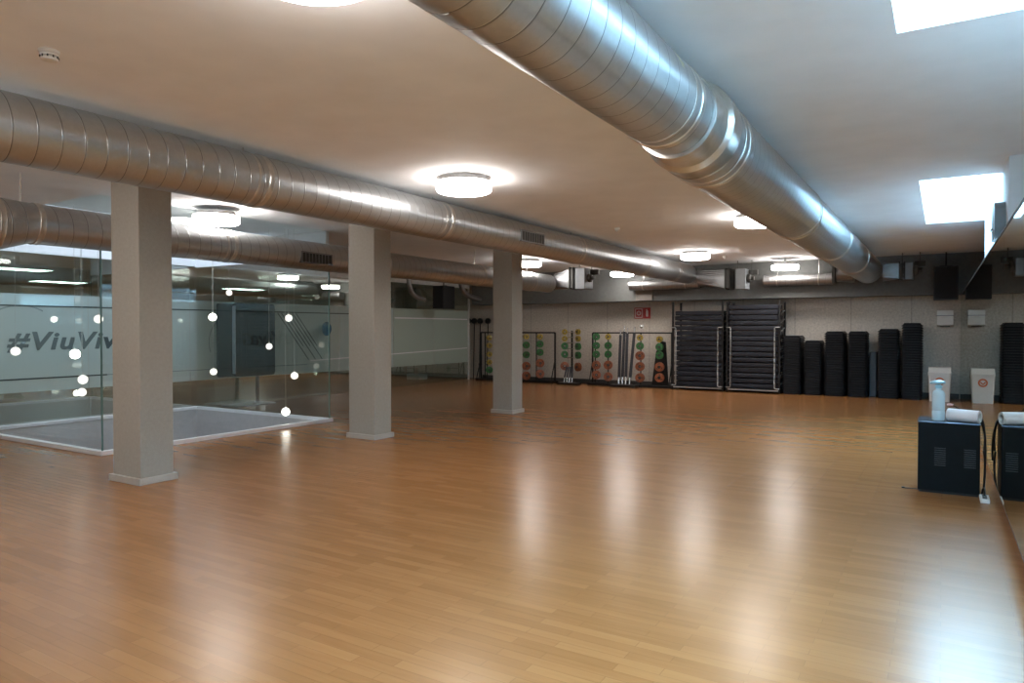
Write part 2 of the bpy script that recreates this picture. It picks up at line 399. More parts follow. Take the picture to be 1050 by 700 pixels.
# corridor behind the glass wall
b = bm_new(); box(b, -22.6, GX-.001, FRONT, BACK, -.15, -.005); struct('trim_6', b, 'floor')
b = bm_new(); box(b, -22.6, -22.45, FRONT, BACK, 0, H); box(b, -22.45, GX-.1, FRONT, BACK, H-.3, H); struct('trim_7', b, 'frost')

q0, q1 = on_y(652, 290, 17.4), on_y(669, 308, 17.4)
b = bm_new(); box(b, q0.x, q1.x, 17.38, 17.42, 2.25, 2.60); struct('trim_8', b, mat('brown_grey_patch', (.2, .18, .16), .8))
# ------------------------------------------------------------------ left glass wall
GT = 2.72; Y1G = 17.28
wl = bm_new(); box(wl, GX-.06, GX+.02, FRONT, Y1G, GT, H); box(wl, GX-.02, GX+.02, Y1G-.03, Y1G+.01, 0, H)

W = struct('wall_left', wl, 'postw')
ys = [FRONT, -1.2, .6, 2.4, 4.5, 6.3, 8.15, 10.0, 12.0, 13.9, 15.6, Y1G-.05]
for i, (y0, y1) in enumerate(zip(ys, ys[1:])):
    for z0, z1, m in ((.02, .53, 'glasswall'), (.53, 2.05, 'film' if i < 9 else 'film2'), (2.05, GT, 'glasswall')):
        g = bm_new(); v = [g.verts.new(p) for p in ((GX, y0+.004, z0), (GX, y1-.004, z0), (GX, y1-.004, z1), (GX, y0+.004, z1))]; g.faces.new(v)
        obj('glass_pane' if m == 'glasswall' else 'frosted_film', g, m, W)
def film_strip(p, q, w, m, name='film_line'):
    """thin printed strip on the room side of the glass, from (y,z) to (y,z)"""
    (ya, za), (yb, zb) = p, q; L = math.hypot(yb-ya, zb-za); ny, nz = -(zb-za)/L*w/2, (yb-ya)/L*w/2
    g = bm_new(); X = GX+.004
    prism(g, [(ya+ny, za+nz), (yb+ny, zb+nz), (yb-ny, zb-nz), (ya-ny, za-nz)], X, X+.002, 'x'); return obj(name, g, m, W)
film_strip((FRONT, 1.86), (13.8, 1.875), .02, 'line'); film_strip((FRONT, .725), (6.6, .735), .022, 'line'); film_strip((6.6, .735), (11.0, .72), .014, 'faintline')
film_strip((13.95, 1.80), (17.2, 1.80), .03, 'kerb'); film_strip((11.1, .80), (17.2, .95), .025, 'kerb')
for i in range(6):
    y0 = 10.2+i*.10
    film_strip((y0, 1.85), (y0+.85 - (.25 if i % 2 else 0), 1.85-1.02*((.85-(.25 if i % 2 else 0))/.85)*1.0), .018, 'line', 'diagonal_stripe')
def film_arc(yc, zc, r, a0, a1, m='faintline'):
    g = bm_new(); n = 28; X = GX+.004; w = .010
    pa = [(yc+(r+w)*math.cos(math.radians(a0+(a1-a0)*i/n)), zc+(r+w)*math.sin(math.radians(a0+(a1-a0)*i/n))) for i in range(n+1)]
    pb = [(yc+(r-w)*math.cos(math.radians(a0+(a1-a0)*i/n)), zc+(r-w)*math.sin(math.radians(a0+(a1-a0)*i/n))) for i in range(n+1)]
    for i in range(n):
        v = [g.verts.new((X+.001, *q)) for q in (pa[i], pa[i+1], pb[i+1], pb[i])]; g.faces.new(v)
    obj('film_arc', g, m, W)
film_arc(5.3, 1.25, .62, 60, 150); film_arc(9.1, 1.25, .55, 100, 200); film_arc(13.0, 1.25, .6, 110, 200)
# lettering on the film and (reversed) on the dark board
def text_mesh(txt, size, shear, name, m, parent, flip=False, squeeze=1.0, thick=.012):
    cu = bpy.data.curves.new(name, 'FONT'); cu.body = txt; cu.size = size; cu.shear = shear; cu.offset = thick; cu.space_character = 1.12
    o = bpy.data.objects.new(name, cu); COL.objects.link(o)
    dg = bpy.context.evaluated_depsgraph_get(); me = bpy.data.meshes.new_from_object(o.evaluated_get(dg))
    bpy.data.objects.remove(o)
    xs = [v.co.x for v in me.vertices]; x0, x1 = min(xs), max(xs)
    for v in me.vertices:
        u = (v.co.x-x0)*squeeze; w = (x1-x0)*squeeze
        if flip: u = w-u
        v.co = (0, u, v.co.y)
    me.materials.clear(); me.materials.append(M[m])
    r = bpy.data.objects.new(name, me); COL.objects.link(r); r.parent = parent
    return r, (x1-x0)*squeeze
t, w = text_mesh('#ViuViva', .385, .22, 'lettering', 'lettering', W, False, 1.0)
for v in t.data.vertices: v.co.y *= (6.96-5.10)/w
t.location = (GX+.006, 5.10, 1.19)

# ------------------------------------------------------------------ void: kerb and glass enclosure
E = thing('glass_enclosure', 'floor-to-ceiling glass box on a white kerb around the floor opening', 'glass enclosure', (-10.3, 6.4, 0))
def rel(o, root): o.parent = root; o.matrix_parent_inverse = Matrix.Translation(-Vector(root.location)); return o
k = bm_new(); w = .07; kz = .055
box(k, BX1-.01, BX1+w, BY0-w, BY1+w, .001, kz, .006); box(k, BX0-.0, BX1-.01, BY0-w, BY0+.01, .001, kz, .006)
box(k, BX0-.0, BX1-.01, BY1-.01, BY1+w, .001, kz, .006); box(k, BX0-.06, BX0+.03, BY0-w, BY1+w, .001, kz, .006)
rel(obj('kerb', k, 'kerb'), E)
def pane(a, bpt, z0=kz, z1=H-.002):
    g = bm_new(); v = [g.verts.new(p) for p in ((a[0], a[1], z0), (bpt[0], bpt[1], z0), (bpt[0], bpt[1], z1), (a[0], a[1], z1))]; g.faces.new(v)
    rel(obj('glass_pane', g, 'glassbox'), E)
px, py0, py1 = BX1+.03, BY0-.03, BY1+.03
pane((px, py0), (px, 6.4)); pane((px, 6.404), (px, py1)); pane((BX0, py0), (-10.3, py0)); pane((-10.296, py0), (px, py0))
pane((BX0, py1), (-10.3, py1), kz, ZB-.002); pane((-10.296, py1), (px, py1), kz, ZB-.002)
for x, y in ((px, py0), (px, py1)):
    g = bm_new(); box(g, x-.008, x+.008, y-.008, y+.008, kz, ZB-.01); rel(obj('glass_corner_edge', g, 'edge'), E)

# pendant globes hanging in the void
def pendant(px_, py_, X, r, m, label, ztop=4.2):
    c = on_x(px_, py_, X); r *= .93
    ztop = 4.2 if c.x < HX-.02 else H
    t = thing('pendant_globe', label, 'pendant lamp', (c.x, c.y, c.z), 'glowing globes hung on wires in the floor opening')
    g = bm_new(); lathe(g, [(r*math.sin(PI*i/12) if 0 < i < 12 else .0005, -r*math.cos(PI*i/12)) for i in range(13)], seg=18)
    obj('globe', g, m, t, True)
    g = bm_new(); lathe(g, [(.008, r*.95), (.008, r+.03)], seg=8); obj('cap', g, 'wire', t)
    g = bm_new(); lathe(g, [(.0022, r+.03), (.0022, ztop-c.z)], seg=6); obj('wire', g, 'wire', t)
for a in [(77,363,-9.6,.066,'globe','brightest glowing globe below the lettering, left of the first column'),
          (85,389,-9.9,.066,'globedim','pale globe just under the brightest one at far left'),
          (84,402,-10.2,.062,'globedim','lower pale globe near the floor opening at far left'),
          (101,327,-9.8,.060,'globedim','high pale globe beside the near vertical glass corner edge'),
          (16,360,-11.2,.066,'globedim','pale globe under the hash sign at the left end of the lettering'),
          (218,325,-9.7,.062,'globe','bright globe touching the upper left of the dark board'),
          (219,381,-10.0,.058,'globedim','small pale globe at the lower left corner of the dark board'),
          (276,355,-9.3,.054,'globedim','small pale globe in front of the right edge of the dark board'),
          (235,300,-9.8,.050,'globedim','small faint globe above the dark board'),
          (296,326,-8.95,.060,'globedim','pale globe over the diagonal stripes right of the dark board'),
          (302,385,-8.85,.062,'globedim','pale globe low at the right, near the lower edge of the frosted film'),
          (293,422,-8.95,.066,'globe','bright globe hanging lowest, just above the white kerb')]: pendant(*a)

# dark rounded board on its stand beside the glass wall
P0 = on_x(240, 311, -11.78); P1 = on_x(281, 385, -11.78)
B = thing('display_board', 'tall dark blue rounded board with reversed lettering standing by the glass wall', 'display board', (-11.78, (P0.y+P1.y)/2, 0))
hw = (P1.y-P0.y)/2; zt, zb = 2.02, .575
g = bm_new(); prism(g, rrect(-hw, hw, zb, zt, .06), -.04, .035, 'x'); bmesh.ops.bevel(g, geom=[e for e in g.edges], offset=.006, segments=1, affect='EDGES'); obj('board', g, 'panel', B)
g = bm_new(); box(g, -.045, .040, -hw-.012, -hw+.004, zb+.06, zt-.06); obj('pale_side_rail', g, 'paneledge', B)
for z in (.735, 1.855):
    g = bm_new(); box(g, .0352, .0362, -hw+.01, hw-.01, z-.008, z+.008); obj('board_line', g, 'panelletter', B)
t, w = text_mesh('ivaG', .36, .15, 'board_lettering', 'panelletter', B, True, 1.0, .004)
for v in t.data.vertices: v.co.y *= .78/w
t.location = (.0365, -hw+.15, 1.18)
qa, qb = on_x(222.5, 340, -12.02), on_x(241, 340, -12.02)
g = bm_new(); prism(g, rrect(qa.y-B.location.y, qb.y-B.location.y+.25, zb-.005, zt-.01, .05), -.26, -.22, 'x'); obj('board_reflection', g, 'panel', B)  # added slab standing in for the board's reflection in the glass wall
g = bm_new(); box(g, -.22, -.04, -.05, .05, 1.3, 1.36); obj('spacer_bar', g, 'galv', B)  # joins the board to its added reflection copy
g = bm_new(); box(g, -.02, .02, .03, .09, .05, zb+.02); obj('post', g, 'galv', B)
g = bm_new(); box(g, -.30, .20, -.55, .35, 0.0, .025, .008); box(g, -.03, .03, .0, .12, .024, .06); obj('base_plate', g, 'paneledge', B)
one('wall_ball', (lambda g: (lathe(g, [(.16*math.sin(PI*i/14) if 0 < i < 14 else .0005, -.16*math.cos(PI*i/14)) for i in range(15)], seg=20), g)[1])(bm_new()), 'blueball',
    'small shiny blue ball against the frosted glass, left of the middle column', 'ball', None, True)
wb = bpy.data.objects['wall_ball']; c = on_x(335, 337, -11.95); wb.location = c; wb.scale = (.55, .75, 1)
g = bm_new(); box(g, -.25, .25, -.2, .2, 0, .16, .02); o = one('white_box', g, 'white', 'low white box on the floor behind the glass wall', 'box'); o.location = (-13.6, 16.7, -.005)

# ------------------------------------------------------------------ columns
for i, (yc, lab) in enumerate([(3.90, 'nearest beige square column, left of the picture'), (7.17, 'middle beige square column of the row under the duct'), (10.66, 'farthest beige square column, in front of the weight racks')]):
    x0, x1 = (-7.05, -6.58) if i < 2 else (-6.93, -6.53)
    dy = .34 if i < 2 else .36
    t = thing('column', lab, 'column', ((x0+x1)/2, yc+dy/2, 0), 'square columns in a row'); hx = (x1-x0)/2
    g = bm_new(); box(g, -hx, hx, -dy/2, dy/2, 0, H-.002, .006); obj('shaft', g, 'column', t)
    g = bm_new()
    e = .03
    for a in ((-hx-e, hx+e, -dy/2-e, -dy/2), (-hx-e, hx+e, dy/2, dy/2+e), (-hx-e, -hx, -dy/2, dy/2), (hx, hx+e, -dy/2, dy/2)): box(g, *a, 0, .065, .004)
    obj('base_trim', g, 'basetrim', t)

# ------------------------------------------------------------------ ducts
def duct(name, label, X, segs, joints, m='duct'):
    """segs: list of (y, radius, z) stations"""
    y0 = segs[0][0]
    t = thing(name, label, 'air duct', (X, 0, segs[0][2]))
    g = bm_new(); rings = []
    seg = 56; z0 = segs[0][2]
    for y, r, z in segs: rings.append([g.verts.new((r*math.cos(2*PI*i/seg), y, z-z0+r*math.sin(2*PI*i/seg))) for i in range(seg)])
    for a, bb in zip(rings, rings[1:]):
        for i in range(seg): g.faces.new((a[i], a[(i+1) % seg], bb[(i+1) % seg], bb[i]))
    g.faces.new(rings[0]); g.faces.new(rings[-1])
    obj('duct_pipe', g, m, t, True)
    def rz(y):
        for (ya, ra, za), (yb, rb, zb_) in zip(segs, segs[1:]):
            if ya <= y <= yb: k_ = (y-ya)/(yb-ya); return ra+(rb-ra)*k_, za+(zb_-za)*k_
        return segs[-1][1:]
    for y in joints:
        r, z = rz(y); g = bm_new()
        lathe(g, [(r+.001, y-.03), (r+.007, y-.024), (r+.003, y-.012), (r+.003, y+.012), (r+.007, y+.024), (r+.001, y+.03)], (0, 0, z-z0), 'y', 56)
        obj('joint_band', g, 'ductband', t, True)
        # hanger: strap ear and rod up to the ceiling
        g = bm_new(); yy = y-.12
        lathe(g, [(r+.001, yy-.012), (r+.003, yy-.011), (r+.003, yy+.011), (r+.001, yy+.012)], (0, 0, z-z0), 'y', 56)
        tube(g, [(0, yy, z-z0+r-.002), (0, yy, H-z0)], .006, 6)
        obj('hanger_strap', g, 'ductband', t, True)
    return t
D1 = duct('air_duct', 'long spiral galvanised duct running above the row of columns', -5.275, [(-2.9, .23, 2.83), (16.7, .23, 2.83)], [1.2, 4.2, 6.9, 10.6, 13.6, 15.6])
D2 = duct('air_duct', 'spiral galvanised duct behind the columns, in front of the glass box', -8.1,
          [(-2.9, .262, 2.56), (3.35, .262, 2.56), (3.62, .211, 2.60), (14.9, .211, 2.60)], [2.2, 3.30, 3.68, 6.0, 9.0, 11.9, 14.0])
D3 = duct('air_duct', 'large spiral galvanised duct crossing the top right near the skylights', -1.40,
          [(-2.9, .243, 2.80), (4.55, .243, 2.80), (4.62, .285, 2.775), (16.9, .285, 2.775)], [1.0, 3.95, 4.9, 8.2, 11.0, 13.8])
# collar at the change of size of the near duct
g = bm_new(); lathe(g, [(.255, 4.16), (.262, 4.17), (.262, 4.40), (.292, 4.43), (.292, 4.62), (.288, 4.63)], (0, 0, -.01), 'y', 56); obj('collar', g, 'ductband', D3, True)
yy = on_x(697, 72, -1.175).y
g = bm_new()
for k_, (t0, t1, wd) in enumerate([(14, 19, .05), (19, 24, .09), (24, 30, .07), (30, 35, .04)]):
    q = [(.2445*math.cos(math.radians(t_)), yy+e_, .2445*math.sin(math.radians(t_))) for t_, e_ in ((t0, -.02*k_), (t0, -.02*k_+wd), (t1, -.02*k_+wd-.01), (t1, -.02*k_))]
    g.faces.new([g.verts.new(p) for p in q])
obj('tape_residue', g, 'yellowed', D3)
# rectangular grilles
def grille(t, X, z0, ya, yb, za, zb_, depth):
    g = bm_new(); box(g, X-depth, X, ya, yb, za, zb_); gr = obj('vent_grille', g, 'dark_grille', t)
    fr = bm_new()
    for q in ((ya-.02, yb+.02, za-.02, za), (ya-.02, yb+.02, zb_, zb_+.02), (ya-.02, ya, za, zb_), (yb, yb+.02, za, zb_)): box(fr, X-depth, X+.008, *q)
    n = 9
    for i in range(1, n): y = ya+(yb-ya)*i/n; box(fr, X, X+.006, y-.005, y+.005, za, zb_)
    obj('grille_frame', fr, 'galv', gr)
grille(D1, .236, 2.83, 8.50, 9.12, -.075, .05, .05)
grille(D2, .214, 2.60, 7.1, 7.66, -.08, .05, .05)

# damper units at the ends and cross ducts in front of the bulkhead
def damper(X0, X1, Xb, Xc, Yc, z0, z1, r, zc, label, actuator=True):
    t = thing('damper_unit', label, 'ventilation unit', (X0, Yc, zc), 'damper units at the duct ends')
    # round-to-square transition
    g = bm_new(); n = 32; hs = (z1-z0)/2*.92; zm = (z0+z1)/2-zc; A = []; Bv = []
    for i in range(n):
        a = 2*PI*i/n; c_, s_ = math.cos(a), math.sin(a); A.append(g.verts.new((0, r*c_, r*s_)))
        kk = hs/max(abs(c_), abs(s_)); Bv.append(g.verts.new((X1-X0, kk*c_*.9, zm+kk*s_)))
    for i in range(n): g.faces.new((A[i], A[(i+1) % n], Bv[(i+1) % n], Bv[i]))
    g.faces.new(A); g.faces.new(Bv)
    obj('transition', g, 'galv', t)
    g = bm_new(); d = X1-X0
    for q in ((-hs-.03, hs+.03, zm-hs-.03, zm-hs+.02), (-hs-.03, hs+.03, zm+hs-.02, zm+hs+.03), (-hs-.03, -hs+.02, zm-hs, zm+hs), (hs-.02, hs+.03, zm-hs, zm+hs)):
        box(g, d-.01, d+.02, *q); box(g, d+.09, d+.11, *q)
    box(g, d+.02, d+.09, -hs, hs, zm-hs, zm+hs)
    obj('flange', g, 'dark_grille', t)
    g = bm_new(); box(g, Xb-X0, Xc-X0, -hs, hs, zm-hs-.03, zm+hs, .012); obj('casing', g, 'zinc_light', t)
    s = Xc-X0
    g = bm_new(); lathe(g, [(.07, s), (.10, s+.02), (.10, s+.08), (.05, s+.10), (.05, s+.16)], (0, -.05, zm), 'x', 16)
    box(g, s+.02, s+.22, .02, .12, zm+.08, zm+.2, .01); obj('actuator', g, 'dark_grille', t, True)
    g = bm_new(); tube(g, [(s-.2, -.1, zm+hs-.01), (s-.2, -.1, H-zc)], .008); obj('hanging_rod', g, 'dark_grille', t); g = bm_new(); tube(g, [(s+.12, -.1, H-zc), (s+.12, -.1, zm+.1), (s+.05, -.05, zm+.05)], .008); obj('hanging_rod', g, 'dark_grille', t)
    return t
damper(-5.04, -4.36, -4.12, -3.90, 16.85, 2.45, 2.92, .22, 2.75, 'square damper unit ending the duct above the columns, over the weight racks')
damper(-8.02, -7.55, -7.40, -7.15, 15.15, 2.46, 2.96, .20, 2.66, 'square damper unit farthest left, behind the farthest column')
damper(-1.11, -.80, -.74, -.55, 16.95, 2.56, 2.90, .20, 2.72, 'pale damper unit at the end of the near duct, left of the hanging speaker')
t = thing('duct_branch', 'short flanged duct branch pointing left at the end of the near duct', 'ventilation unit', (-1.66, 16.9, 2.72))
g = bm_new(); lathe(g, [(.20, 0), (.17, -.35)], axis='x', seg=32); obj('branch_pipe', g, 'galv', t, True)
g = bm_new(); box(g, -.42, -.36, -.22, .22, -.22, .2, .006); obj('flange', g, 'dark_grille', t)
for (x0, x1, lab) in ((-6.95, -5.1, 'thin cross duct in front of the bulkhead, left of the red sign'), (-3.6, -2.12, 'thin cross duct in front of the bulkhead, above the mat cages')):
    t = thing('cross_duct', lab, 'air duct', ((x0+x1)/2, 17.22, 2.64)); w = (x1-x0)/2
    g = bm_new(); lathe(g, [(.13, -w), (.13, w)], (0, 0, 0), 'x', 32); obj('duct_pipe', g, 'ductx', t, True)
    for x in (-w*.6, w*.6):
        g = bm_new(); lathe(g, [(.131, x-.012), (.134, x-.01), (.134, x+.01), (.131, x+.012)], (0, 0, 0), 'x', 32); tube(g, [(x, 0, .13), (x, 0, H-2.64)], .006, 6); obj('hanger_strap', g, 'ductband', t)
g = bm_new(); tube(g, bez((0, 0, .64), (0, 0, .05), (0, .1, -.02), (.1, .8, -.10), 14), .075, 14)
o = one('duct_elbow', g, 'galv', 'pale bent duct pipe high by the end of the glass wall', 'air duct', None, True); o.location = (-11.4, 15.9, 2.46)
g = bm_new(); tube(g, bez((0, 0, .8), (0, 0, .15), (0, .1, .03), (.05, .6, -.02), 14), .06, 14)
o = one('duct_elbow', g, 'galv', 'pale bent duct pipe coming down beside the black left speaker', 'air duct', None, True); o.location = (-11.6, 13.9, 2.3)

# ------------------------------------------------------------------ ceiling lights
lab = ['round glowing ceiling light at the top edge of the picture', 'round glowing ceiling light in the middle, between the two front ducts',
       'round glowing ceiling light above the duct behind the first column', 'round glowing ceiling light partly behind the large right duct',
       'small round ceiling light over the gap between the mat cages', 'small round ceiling light nearest the back bulkhead',
       'small ceiling light right of the farthest column', 'small ceiling light seen under the duct above the red sign']
LT = [(-2.22, 2.03, 2.99), (-4.33, 6.1, 3.0), (-8.2, 5.92, 2.95), (-2.25, 10.22, 3.0), (-4.375, 14.37, 3.0), (-3.06, 16.78, 2.90), (-8.10, 13.95, 2.99), (-6.96, 16.70, 2.90)]
first = None
for (x, y, z), l in zip(LT, lab):
    if first is None:
        t = thing('ceiling_light', l, 'ceiling light', (x, y, z), 'round ceiling lights')
        g = bm_new(); lathe(g, [(.265, -.055), (.285, -.045), (.29, -.03), (.29, .042)], seg=48); obj('diffuser', g, 'lampglow', t, True)
        g = bm_new(); lathe(g, [(.286, .042), (.286, .050)], seg=48); obj('rim', g, 'lampring', t)
        g = bm_new(); lathe(g, [(.24, .050), (.24, .10)], seg=32); obj('ceiling_plate', g, 'white', t)
        first = t
    else:
        t = copy_tree(first); t.location = (x, y, z); t['label'] = l
    if z < 2.97:   # drop rod to the ceiling
        g = bm_new(); lathe(g, [(.02, .05), (.02, H-z)], seg=10); obj('stem', g, 'white', t)
for n, (x, y) in enumerate([(-6.4, 1.9), (-4.33, -1.9), (-10.0, -.5)]):
    t = copy_tree(first); t.location = (x, y, 3.0); t['label'] = 'round ceiling light hidden from the camera by a duct or outside the view'

for (px_, py_), l in zip([(16, 275), (60, 288.5), (250, 296)], ['flat rectangular ceiling light seen through the glass at the far left edge', 'longer flat ceiling light seen through the glass above the lettering', 'flat rectangular ceiling light seen through the glass behind the dark board']):
    c = on_z(px_, py_, 2.79); t = thing('panel_light', l, 'ceiling light', (c.x, c.y, 2.80), 'flat lights behind the glass wall')
    g = bm_new(); box(g, -.30, .30, -.62, .62, -.03, 0); obj('frame', g, 'lampring', t)
    g = bm_new(); box(g, -.28, .28, -.60, .60, -.034, -.030); obj('diffuser', g, 'panelglow', t)
# small ceiling devices
t = thing('smoke_detector', 'white round smoke detector on the ceiling at top left', 'smoke detector', (-4.40, 2.09, H))
g = bm_new(); lathe(g, [(.055, 0), (.055, -.012), (.048, -.02)], seg=28); obj('mounting_base', g, 'whiteplastic', t, True)
g = bm_new(); lathe(g, [(.047, -.020), (.05, -.030), (.036, -.034), (.036, -.042), (.046, -.044), (.042, -.054), (.02, -.060)], seg=28); obj('sensor_head', g, 'dispenser', t, True)
g = bm_new()
for i in range(10):
    a = 2*PI*i/10; c_, s_ = math.cos(a), math.sin(a); box(g, .046*c_-.003, .046*c_+.003, .046*s_-.003, .046*s_+.003, -.044, -.031)
obj('smoke_vent', g, 'dark_grille', t)
for x, y, l in ((-4.42, 10.4, 'tiny white ceiling cap between the middle light and the far ducts'), (-4.1, 15.6, 'tiny white ceiling cap right of the far light over the mat cages')):
    g = bm_new(); lathe(g, [(.045, 0), (.045, -.02), (.025, -.035), (.012, -.05)], seg=20); o = one('ceiling_sensor', g, 'whiteplastic', l, 'ceiling sensor', None, True); o.location = (x, y, H)

# ------------------------------------------------------------------ mirror on the right
Mr = thing('wall_mirror', 'large wall mirror of tall panels along the right side', 'mirror', (.366, 7.4, 0))
Mr.rotation_euler = (0, 0, math.atan(.0056))
ys = [FRONT-7.35+i*1.85 for i in range(12)]; ys[-1] = BACK-7.4-.003
ys = [y for y in ys if y < BACK-7.45] + [BACK-7.403]
for a, bb in zip(ys, ys[1:]):
    g = bm_new(); box(g, 0, .008, a+.0015, bb-.0015, .25 if bb < 5.6 else .012, 2.225); obj('mirror_panel', g, 'mirror', Mr)
g = bm_new(); box(g, 0, .010, ys[0], 5.6 if False else max(y for y in ys if y < 5.6), .242, .25); obj('bottom_rail', g, 'base', Mr)
g = bm_new(); box(g, -.004, .018, ys[0], ys[-1], 2.225, 2.24); obj('top_rail', g, 'dark_grille', Mr)
# rounded lamp on the white lining above the mirror
t = thing('wall_fixture', 'small rounded grey fixture on the white lining above the mirror, below the skylight', 'wall fixture', (.5, 8.45, 2.55))
g = bm_new(); prism(g, rrect(-.22, .30, -.17, .19, .13, 8), -.09, 0, 'x'); obj('housing', g, 'zinc_light', t)
g = bm_new(); box(g, -.11, -.09, .02, .17, -.07, -.05); obj('bracket', g, 'galv', t)
# hanging speakers
def speaker(loc, w, d, h, label):
    t = thing('speaker', label, 'speaker', loc)
    g = bm_new(); box(g, -w/2, w/2, -d/2, d/2, -h, 0, .012); obj('cabinet', g, 'black', t)
    g = bm_new(); box(g, -w/2+.02, w/2-.02, -d/2-.012, -d/2, -h+.02, -.02, .005); obj('front_grille', g, 'blackfab', t)
    g = bm_new(); tube(g, [(0, 0, -.01), (0, 0, H-loc[2])], .015); box(g, -w/4, w/4, -.03, .03, -.002, .02); obj('ceiling_bracket', g, 'frame', t)
speaker((.03, 17.15, 2.80), .44, .36, .69, 'black box speaker hanging above the wall dispenser at the back right')
c = on_x(455, 316.5, -11.45); speaker((-11.45, c.y, 2.66), .36, .50, 2.66-c.z, 'black speaker hanging by the far end of the glass wall')

# ------------------------------------------------------------------ back wall fittings
s0, s1 = on_y(650.5, 315.5, BACK-.01), on_y(667, 326.5, BACK-.01)
t = thing('fire_sign', 'red sign with white fire symbols on the back wall', 'sign', (s0.x, BACK-.002, s1.z)); SW = s1.x-s0.x; SH = s0.z-s1.z
g = bm_new(); box(g, 0, SW*.56, -.012, 0, 0, SH, .003); obj('sign_plate', g, 'red', t)
g = bm_new(); box(g, SW*.58, SW, -.012, 0, 0, SH, .003); obj('sign_plate', g, 'red', t)
g = bm_new(); e = .025
for q in ((e, SW*.56-e, e, e+.02), (e, SW*.56-e, SH-e-.02, SH-e), (e, e+.02, e, SH-e), (SW*.56-e-.02, SW*.56-e, e, SH-e)): box(g, q[0], q[1], -.015, -.012, q[2], q[3])
lathe(g, [(.038, -.015), (.062, -.015), (.062, -.012), (.038, -.012)], (SW*.28, 0, SH*.5), 'y', 24, True)
box(g, SW*.28-.012, SW*.28+.012, -.015, -.012, SH*.5-.01, SH*.5+.012)
obj('white_symbol', g, 'signwhite', t)
g = bm_new(); prism(g, rrect(SW*.72, SW*.86, SH*.18, SH*.74, .02), -.015, -.012, 'y'); box(g, SW*.765, SW*.815, -.015, -.012, SH*.74, SH*.85); box(g, SW*.70, SW*.77, -.015, -.012, SH*.80, SH*.84); obj('white_symbol', g, 'signwhite', t)
c = on_y(658, 335, BACK); t = thing('alarm_button', 'small silver round device below the red fire sign', 'wall device', (c.x, BACK, c.z))
g = bm_new(); box(g, -.06, .06, -.02, 0, -.06, .06, .006); obj('back_plate', g, 'dispenser', t)
g = bm_new(); lathe(g, [(.045, -.02), (.04, -.05), (.015, -.065)], axis='y', seg=20); obj('round_cover', g, 'chrome', t, True)
# dispenser
s0, s1 = on_y(962, 318.5, BACK), on_y(978.5, 334.5, BACK)
t = thing('wall_dispenser', 'pale paper dispenser on the back wall above the white bin', 'dispenser', (.5*(s0.x+s1.x)-.02, BACK, s1.z)); dw = (s1.x-s0.x)/2; dh = s0.z-s1.z
g = bm_new(); prism(g, [(0, 0), (-.15, .03), (-.18, dh*.55), (-.20, dh*.72), (-.20, dh), (0, dh)], -dw, dw, 'x'); obj('housing', g, 'dispenser', t)
g = bm_new(); box(g, -dw-.008, dw+.008, -.212, -.02, dh*.66, dh*.70); obj('cover_seam', g, 'galv', t)
g = bm_new(); box(g, -dw*.6, dw*.6, -.13, -.03, -.012, .004); obj('outlet', g, 'dark_grille', t)
# white bin
s0, s1 = on_y(951.5, 377, 17.1), on_y(975.5, 411, 17.1)
t = thing('waste_bin', 'white plastic bin with an orange round emblem by the mirror corner', 'bin', ((s0.x+s1.x)/2, 17.25, 0)); bw = (s1.x-s0.x)/2
g = bm_new()
lo = rrect(-bw*.85, bw*.85, -.13, .15, .03, 3); hi = rrect(-bw*.97, bw*.97, -.16, .17, .03, 3)
A = [g.verts.new((x, y, 0.0)) for x, y in lo]; Bv = [g.verts.new((x, y, .56)) for x, y in hi]; n = len(A)
for i in range(n): g.faces.new((A[i], A[(i+1) % n], Bv[(i+1) % n], Bv[i]))
g.faces.new(A); g.faces.new(Bv); obj('body', g, 'whiteplastic', t)
g = bm_new(); prism(g, rrect(-bw, bw, -.18, .19, .03, 3), .56, .60, 'z'); prism(g, [(-.17, .60), (-.10, .70), (.12, .71), (.17, .60)], -bw*.95, bw*.95, 'x'); obj('lid', g, 'whiteplastic', t)
g = bm_new(); lathe(g, [(.055, -.160), (.085, -.160), (.085, -.150), (.055, -.150)], (.0, 0, .42), 'y', 28, True)
for a in (35, 145): 
    ca, sa = math.cos(math.radians(a)), math.sin(math.radians(a)); tube(g, [(0, -.156, .385), (ca*.055, -.156, .42+sa*.035)], .012, 6)
obj('round_emblem', g, 'logo', t)

# ------------------------------------------------------------------ stacks of step platforms
def step_mesh():
    g = bm_new(); hwx, d = .215, .60
    def ring(w, y, z, r=.05): return [g.verts.new((a, bb, z)) for a, bb in rrect(-w, w, -y, y, r, 2)]
    R = [ring(hwx-.012, d/2-.012, 0), ring(hwx-.026, d/2-.026, .030), ring(hwx, d/2, .034), ring(hwx, d/2, .050), ring(hwx-.008, d/2-.008, .055)]
    for A_, B_ in zip(R, R[1:]):
        for i in range(len(A_)): g.faces.new((A_[i], A_[(i+1) % len(A_)], B_[(i+1) % len(A_)], B_[i]))
    g.faces.new(R[0]); g.faces.new(R[-1]); return g
def top_step_mesh():
    g = step_mesh(); prism(g, [(-.195, .056), (-.155, .105), (.155, .105), (.195, .056)], -.28, .28, 'y'); return g
stepme = None
STK = [(800.5, 822, 344, 'stack beside the mat cages'), (823, 843, 349, 'shortest stack'),
       (844, 867, 339.5, 'third stack from the cages'), (868, 890, 339.5, 'stack left of the narrow gap'),
       (899, 923, 337, 'stack right of the narrow gap'), (923.5, 947, 331, 'tallest stack by the bin')]
YF = 17.2
proto = protot = None
